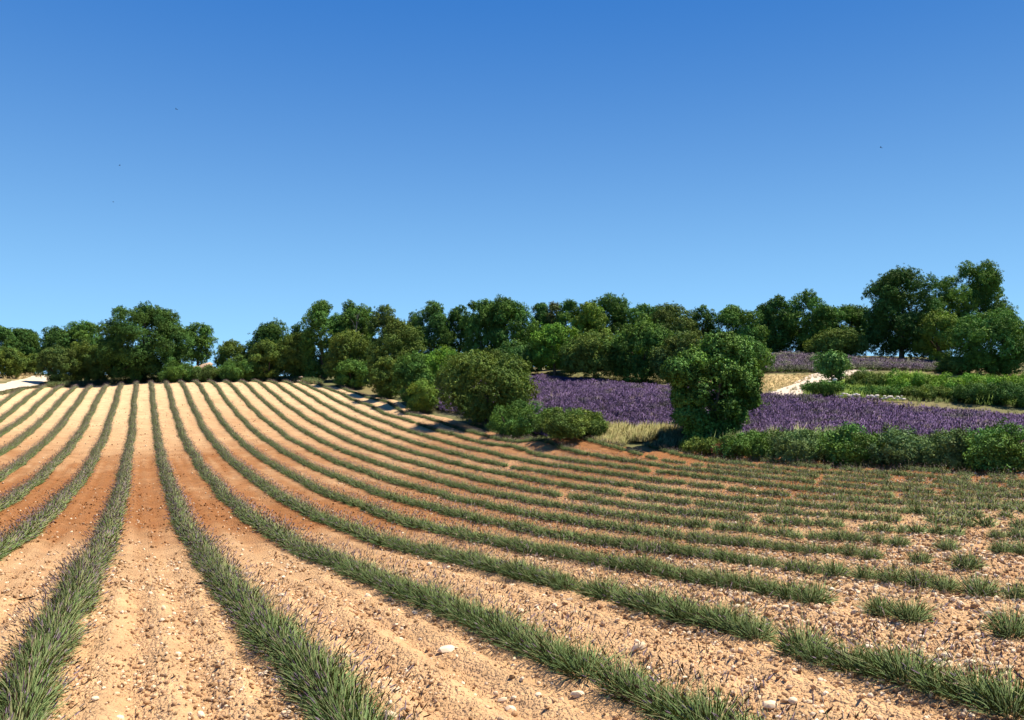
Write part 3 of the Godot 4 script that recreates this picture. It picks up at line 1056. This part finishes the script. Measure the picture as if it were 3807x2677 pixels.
func lavender_spikes(seed_value: int, stalks: int, wide: float) -> Array:
	var r := RandomNumberGenerator.new()
	r.seed = seed_value
	var v := PackedVector3Array()
	var c := PackedColorArray()
	var f := PackedInt32Array()
	for i in stalks:
		var g := r.randf() * TAU
		var tilt := deg_to_rad(lerpf(10.0, 70.0, pow(r.randf(), 0.75)))
		var d := Vector3(cos(g) * sin(tilt), cos(tilt), sin(g) * sin(tilt))
		var a := d * 0.14
		var L := r.randf_range(0.4, 0.66)
		var b := d * L + Vector3(0, -0.02, 0) + Vector3(r.randfn(), r.randfn() * 0.4, r.randfn()) * 0.025
		var straw := r.randf_range(0.8, 1.2)
		blade(v, c, f, a, b, Vector3(0, 0.025, 0), wide * 0.75, Color(0.12, 0.16, 0.07), Color(0.32 * straw, 0.31 * straw, 0.16 * straw), r)
		var tip := b + (b - a).normalized() * r.randf_range(0.035, 0.075)
		var k := r.randf_range(0.7, 1.3)
		var p := Color(0.15 * k, 0.115 * k, 0.155 * k)
		if r.randf() < 0.3:
			p = Color(0.22 * k, 0.17 * k, 0.14 * k)
		blade(v, c, f, b - (b - a).normalized() * 0.015, tip, Vector3.ZERO, wide * 2.3, p, p, r)
		blade(v, c, f, b - (b - a).normalized() * 0.01, tip, Vector3.ZERO, wide * 2.3, p, p, r)
	return [v, c, f]


func join(a: Array, b: Array) -> Array:
	var o: int = a[0].size()
	var v: PackedVector3Array = a[0].duplicate()
	var c: PackedColorArray = a[1].duplicate()
	var f: PackedInt32Array = a[2].duplicate()
	v.append_array(b[0])
	c.append_array(b[1])
	for i in b[2]:
		f.append(i + o)
	return [v, c, f]


func bare(a: Array) -> ArrayMesh:
	var n := PackedVector3Array()
	var v: PackedVector3Array = a[0]
	for p in v:
		n.append((Vector3(p.x, 0, p.z).normalized() * 0.5 + Vector3.UP).normalized())
	return mesh_of(a[0], a[1], a[2], n)


func row_label(k: int) -> String:
	return {
		-3: "lavender plant in the fourth row left of the lower left corner row",
		-2: "lavender plant in the third row left of the lower left corner row",
		-1: "lavender plant in the row that meets the left edge above the corner",
		0: "lavender plant in the row running out of the lower left corner",
		1: "lavender plant in the thick row ending at the bottom edge, left of centre",
		2: "lavender plant in the long row ending at the bottom edge, right of centre",
		3: "lavender plant in the row that ends at the lower right corner",
		4: "lavender plant in the second row above the lower right corner",
		5: "lavender plant in the third row above the lower right corner",
		6: "lavender plant in the fourth row above the lower right corner",
		7: "lavender plant in the fifth row above the lower right corner",
		8: "lavender plant in the sixth row above the lower right corner",
	}.get(k, "lavender plant in a row of the far right part of the field")


func plant_young_lavender():
	rng.seed = 4242
	var spots := []
	for k in range(-22, 18):
		var x0 := ROW_START + ROW_GAP * k
		var z := -2.2 - rng.randf() * 0.4
		while z > -150.0:
			var gappy := smoothstep(0.68, 0.98, x0 / maxf(-z, 1.0)) * smoothstep(5.0, 7.0, x0)
			gappy *= 1.0 - 0.45 * smoothstep(13.0, 20.0, x0)
			if k >= 14:
				gappy = 0.7
			z -= lerpf(0.27, 0.45, gappy) * rng.randf_range(0.85, 1.2)
			var x := x0 + 0.09 * rough.get_noise_2d(z * 0.12, k * 7.3) + rng.randf_range(-0.05, 0.05)
			var v := view_of(Vector3(x, 0, z))
			if v.z < 2.0 or absf(v.x) > v.z * 0.8 + 2.0:
				continue
			if not inside(Vector2(x, z), soil_edge):
				continue
			var gap := rough.get_noise_2d(z * 0.9 + 50.0, k * 11.7)
			if gap > lerpf(0.82, 0.5, gappy) or rng.randf() < 0.03:
				continue
			var s := rng.randf_range(0.64, 0.88) * lerpf(1.0, 0.95, gappy) * lerpf(1.0, 1.14, smoothstep(9.0, 30.0, -z) * (1.0 - smoothstep(4.0, 9.0, x0)))
			spots.append([v.length(), x, z, s, k, absf(v.x) < v.z * 0.63 and v.z > 3.4])
	spots.sort_custom(func(a, b): return a[0] < b[0])
	var foliage := []
	var spikes := []
	var far_kind := []
	for i in 6:
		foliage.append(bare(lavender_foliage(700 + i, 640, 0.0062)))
		spikes.append(bare(lavender_spikes(720 + i, 46, 0.005)))
	for i in 4:
		far_kind.append(bare(join(lavender_foliage(740 + i, 260, 0.013), lavender_spikes(760 + i, 30, 0.008))))
	var where := [[], [], [], []]
	var tints := [[], [], [], []]
	var own := 0
	for q in spots:
		var at := Vector3(q[1], soil_height(q[1], q[2], 0.0), q[2])
		var b := Basis(Vector3.UP, rng.randf() * TAU).scaled_local(Vector3.ONE * float(q[3]))
		if q[5] and own < 300:
			own += 1
			var o := thing("lavender_plant", row_label(q[4]), "lavender plant", at, "plants of one row: " + row_label(q[4]).trim_prefix("lavender plant in "))
			o.basis = b
			var i := rng.randi() % 6
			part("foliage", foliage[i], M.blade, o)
			part("flower_spikes", spikes[(i + rng.randi() % 2) % 6], M.flower, o)
		else:
			var i := rng.randi() % 4
			where[i].append(Transform3D(b, at))
			var t := rng.randf_range(0.95, 1.3)
			tints[i].append(Color(t, t, t))
	var rest := thing("young_lavender", "far rows of young grey-green lavender converging on the crest", "lavender", Vector3.ZERO)
	rest.set_meta("kind", "stuff")
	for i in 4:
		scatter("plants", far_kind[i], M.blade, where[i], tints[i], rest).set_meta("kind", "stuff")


func bloom_mesh(seed_value: int, stalks: int) -> ArrayMesh:
	var r := RandomNumberGenerator.new()
	r.seed = seed_value
	var v := PackedVector3Array()
	var c := PackedColorArray()
	var f := PackedInt32Array()
	for i in stalks:
		var g := r.randf() * TAU
		var tilt := deg_to_rad(62.0) * pow(r.randf(), 0.6)
		var d := Vector3(cos(g) * sin(tilt), cos(tilt), sin(g) * sin(tilt))
		var L := r.randf_range(0.5, 0.75)
		var b := d * L
		var k := r.randf_range(0.8, 1.2)
		blade(v, c, f, d * 0.1, b, Vector3.ZERO, 0.014, Color(0.08, 0.09, 0.05), Color(0.17, 0.16, 0.14), r)
		var p := Color(0.19 * k, 0.132 * k, 0.275 * k)
		if r.randf() < 0.15:
			p = Color(0.215 * k, 0.15 * k, 0.305 * k)
		for q in 2:
			blade(v, c, f, b - d * 0.07, b + d * 0.07, Vector3.ZERO, 0.034, p, p, r)
	return bare([v, c, f])


func plant_bloom():
	rng.seed = 88
	var kinds := []
	for i in 3:
		kinds.append(bloom_mesh(800 + i, 150))
	for field in [[bloom_field, "blooming_lavender", "purple field of lavender in full bloom behind the hedge and lone bush", 1.0], [far_bloom_field, "blooming_lavender", "pale mauve strip of lavender below the far trees at right", 0.0]]:
		var shape: PackedVector2Array = field[0]
		var box := Rect2(shape[0], Vector2.ZERO)
		for p in shape:
			box = box.expand(p)
		var where := [[], [], []]
		var tints := [[], [], []]
		var x := box.position.x
		var row := 0
		while x < box.end.x:
			row += 1
			var z := box.position.y
			while z < box.end.y:
				z += 0.44 * rng.randf_range(0.8, 1.2)
				var p := Vector2(x + rng.randf_range(-0.18, 0.18), z)
				if not inside(p, shape):
					continue
				var s := rng.randf_range(0.8, 1.2)
				var i := rng.randi() % 3
				where[i].append(Transform3D(Basis(Vector3.UP, rng.randf() * TAU).scaled_local(Vector3(s, s * rng.randf_range(0.85, 1.1), s)), on_land(p.x, p.y)))
				var patch := rough.get_noise_2d(p.x * 0.12, p.y * 0.2)
				var t := rng.randf_range(0.85, 1.12) * (1.0 + 0.15 * patch)
				var green := smoothstep(0.25, 0.75, rough.get_noise_2d(p.x * 0.25 + 30.0, p.y * 0.25) + 0.1 * (1.0 - float(field[3])) * 4.0)
				var tint := Color(t, t, t).lerp(Color(0.95 * t, 1.35 * t, 0.6 * t), green * 0.7)
				if field[3] == 0.0:
					tint = Color(tint.r * 1.2, tint.g * 1.4, tint.b * 0.95)
				tints[i].append(tint)
			x += 0.62
		var o := thing(field[1], field[2], "lavender", Vector3.ZERO)
		o.set_meta("kind", "stuff")
		for i in 3:
			scatter("plants", kinds[i], M.flower, where[i], tints[i], o).set_meta("kind", "stuff")


# ---------------------------------------------------------------- grasses
func grass_mesh(seed_value: int, blades: int, tall: float, spread: float, width: float) -> ArrayMesh:
	var r := RandomNumberGenerator.new()
	r.seed = seed_value
	var v := PackedVector3Array()
	var c := PackedColorArray()
	var f := PackedInt32Array()
	for i in blades:
		var g := r.randf() * TAU
		var tilt := deg_to_rad(34.0) * r.randf()
		var d := Vector3(cos(g) * sin(tilt), cos(tilt), sin(g) * sin(tilt))
		var a := Vector3(r.randfn(), 0, r.randfn()) * spread
		var L := tall * r.randf_range(0.5, 1.1)
		var k := r.randf_range(0.8, 1.2)
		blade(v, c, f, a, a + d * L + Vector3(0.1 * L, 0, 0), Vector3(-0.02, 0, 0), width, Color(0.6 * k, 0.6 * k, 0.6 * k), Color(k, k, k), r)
	return bare([v, c, f])


func sow(called: String, label: String, category: String, patches: Array):
	var kinds := []
	for i in 3:
		kinds.append(grass_mesh(900 + i, 34, 1.0, 0.14, 0.028))
	var where := [[], [], []]
	var tints := [[], [], []]
	for p in patches:
		var i := rng.randi() % 3
		var s: float = p[2] * rng.randf_range(0.7, 1.25)
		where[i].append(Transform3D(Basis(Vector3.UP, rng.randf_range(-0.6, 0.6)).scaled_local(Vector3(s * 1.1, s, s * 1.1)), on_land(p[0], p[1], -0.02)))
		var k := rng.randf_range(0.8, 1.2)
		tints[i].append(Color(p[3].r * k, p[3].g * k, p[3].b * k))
	var o := thing(called, label, category, Vector3.ZERO)
	o.set_meta("kind", "stuff")
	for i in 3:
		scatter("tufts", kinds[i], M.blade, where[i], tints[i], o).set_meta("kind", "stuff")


func along(line: PackedVector2Array, t: float) -> Vector2:
	var k := t * (line.size() - 1)
	var i := mini(int(k), line.size() - 2)
	return line[i].lerp(line[i + 1], k - i)


func sow_grasses():
	rng.seed = 1212
	var straw := Color(0.44, 0.36, 0.17)
	var dry := []
	var green := []
	# straw grass between the hedge and the lone bush, thinning along the hedge
	for i in 5200:
		var t := rng.randf()
		if rng.randf() < 0.35:
			t = rng.randf_range(0.2, 0.46)
		var p := along(hedge_line, t)
		var away := rng.randf()
		p += Vector2(0.1 + 3.2 * away, -1.6 * away)
		if rough.get_noise_2d(p.x * 0.55, p.y * 0.55) < -0.12:
			continue
		var strawy := smoothstep(0.17, 0.3, t) * (1.0 - smoothstep(0.42, 0.5, t))
		if rng.randf() < strawy:
			dry.append([p.x, p.y, 0.35 + 0.65 * away, straw.lerp(Color(0.24, 0.27, 0.1), rng.randf())])
		elif rng.randf() < 0.6:
			green.append([p.x, p.y, 0.3 + 0.35 * away, Color(0.13, 0.165, 0.055)])
	# seed heads and weeds standing through the right hand brambles
	for i in 900:
		var t := rng.randf_range(0.52, 1.0)
		var p := along(hedge_line, t) + Vector2(0.2, -0.1) + Vector2(0.8, -0.6) * rng.randf() * 3.6
		if rough.get_noise_2d(p.x * 0.6 + 9.0, p.y * 0.6) < 0.0:
			continue
		if rng.randf() < 0.12:
			dry.append([p.x, p.y, rng.randf_range(0.6, 1.2), Color(0.3, 0.28, 0.14)])
		else:
			green.append([p.x, p.y, rng.randf_range(0.5, 1.2), Color(0.15, 0.21, 0.075)])
	# the crest above the rows
	for i in 5000:
		var t := rng.randf()
		var p := along(crest_line, t) + Vector2(rng.randf_range(-0.6, 0.6), -rng.randf() * 3.0)
		if rng.randf() < 0.45:
			dry.append([p.x, p.y, 0.6, Color(0.3, 0.24, 0.12)])
		else:
			green.append([p.x, p.y, 0.8, Color(0.09, 0.13, 0.045)])
	# the meadow at the left and the strip beside the pale track
	for i in 1500:
		var p := Vector2(rng.randf_range(-40, -10), rng.randf_range(-185, -120))
		if inside(p, meadow):
			dry.append([p.x, p.y, 0.6, Color(0.4, 0.31, 0.16)])
	for i in 2600:
		var box := Rect2(straw_patch[0], Vector2.ZERO)
		for q in straw_patch:
			box = box.expand(q)
		var p := box.position + Vector2(rng.randf(), rng.randf()) * box.size
		if inside(p, straw_patch):
			dry.append([p.x, p.y, 0.22, Color(0.46, 0.36, 0.19)])
	for i in 500:
		var t := rng.randf()
		var p := along(left_track_line, t)
		p += Vector2(1.0, 0.35).normalized() * (2.3 + rng.randf() * 1.4)
		green.append([p.x, p.y, 0.3, Color(0.1, 0.1, 0.045)])
	# pale stalks standing among the bloom
	for i in 900:
		var box := Rect2(bloom_field[0], Vector2.ZERO)
		for q in bloom_field:
			box = box.expand(q)
		var p := box.position + Vector2(rng.randf(), rng.randf()) * box.size
		if inside(p, bloom_field) and rough.get_noise_2d(p.x * 0.15, p.y * 0.15 + 20.0) > 0.0:
			dry.append([p.x, p.y, 0.85, Color(0.24, 0.2, 0.14)])
	# the bramble bank
	for i in 9000:
		var box := Rect2(bank[0], Vector2.ZERO)
		for q in bank:
			box = box.expand(q)
		var p := box.position + Vector2(rng.randf(), rng.randf()) * box.size
		if inside(p, bank):
			var lush := rough.get_noise_2d(p.x * 0.15, p.y * 0.15)
			green.append([p.x, p.y, 0.6 + 0.4 * lush, Color(0.15, 0.2, 0.055).lerp(Color(0.21, 0.34, 0.055), clampf(lush + 0.4, 0, 1))])
	# weeds under the wood, along its foot
	for i in 1600:
		var p := Vector2(rng.randf_range(40, 90), rng.randf_range(-95, -40))
		if not inside(p, bloom_field) and not inside(p, far_bloom_field) and p.distance_to(Vector2(60, -62)) < 45.0:
			green.append([p.x, p.y, 0.35, Color(0.13, 0.15, 0.05)])
	sow("dry_grass", "straw coloured dry grass along the field edges and in the meadow", "grass", dry)
	sow("green_weeds", "green weeds and verge grass round the field and under the trees", "weeds", green)


# ---------------------------------------------------------------- birds
func birds():
	var v := PackedVector3Array()
	var c := PackedColorArray()
	var f := PackedInt32Array()
	var dark := Color(0.02, 0.02, 0.025)
	var ring := [[-0.1, 0.004], [-0.06, 0.016], [0.0, 0.026], [0.05, 0.022], [0.085, 0.014], [0.1, 0.003]]
	for i in ring.size() - 1:
		tube(v, c, f, Vector3(ring[i][0], 0, 0), Vector3(ring[i + 1][0], 0, 0), ring[i][1], ring[i + 1][1], dark, 8)
	var body := mesh_of(v, c, f, smooth_normals(v, f))
	var wings := []
	for s in [-1.0, 1.0]:
		var st := SurfaceTool.new()
		st.begin(Mesh.PRIMITIVE_TRIANGLES)
		st.set_smooth_group(-1)
		var outline := [Vector3(0.045, 0.01, 0.015 * s), Vector3(0.04, 0.05, 0.11 * s), Vector3(-0.03, 0.045, 0.23 * s), Vector3(-0.02, 0.045, 0.12 * s), Vector3(-0.045, 0.01, 0.015 * s)]
		for up in [0.004, -0.004]:
			for t in [[0, 1, 3], [1, 2, 3], [0, 3, 4]]:
				var order: Array = t if (up > 0.0) == (s < 0.0) else [t[0], t[2], t[1]]
				for q in order:
					st.set_color(dark)
					st.add_vertex(outline[q] + Vector3(0, up, 0))
		st.generate_normals()
		wings.append(st.commit())
	var tail := limb([Vector3(-0.09, 0, 0), Vector3(-0.17, 0.0, 0.0)], 0.012, 0.018, dark)
	var places := [Vector3(2.7, 31.0, -90.4), Vector3(-3.1, 31.2, -116.3), Vector3(-3.9, 27.7, -122.2), Vector3(64.5, 25.7, -58.1)]
	var labels := ["highest of the small dark birds over the field", "middle one of the three small birds at left", "lowest of the three small birds at left", "single small bird in the sky above the giant oaks"]
	for i in 4:
		var o := thing("bird", labels[i], "bird", places[i], "birds in the sky")
		o.basis = Basis.from_euler(Vector3(0.2, [2.6, 3.6, 0.4, 2.2][i], [0.2, -0.1, 0.0, 0.45][i]))
		part("body", body, M.bark, o)
		part("wing", wings[0], M.bark, o)
		part("wing", wings[1], M.bark, o)
		part("tail", tail, M.bark, o)
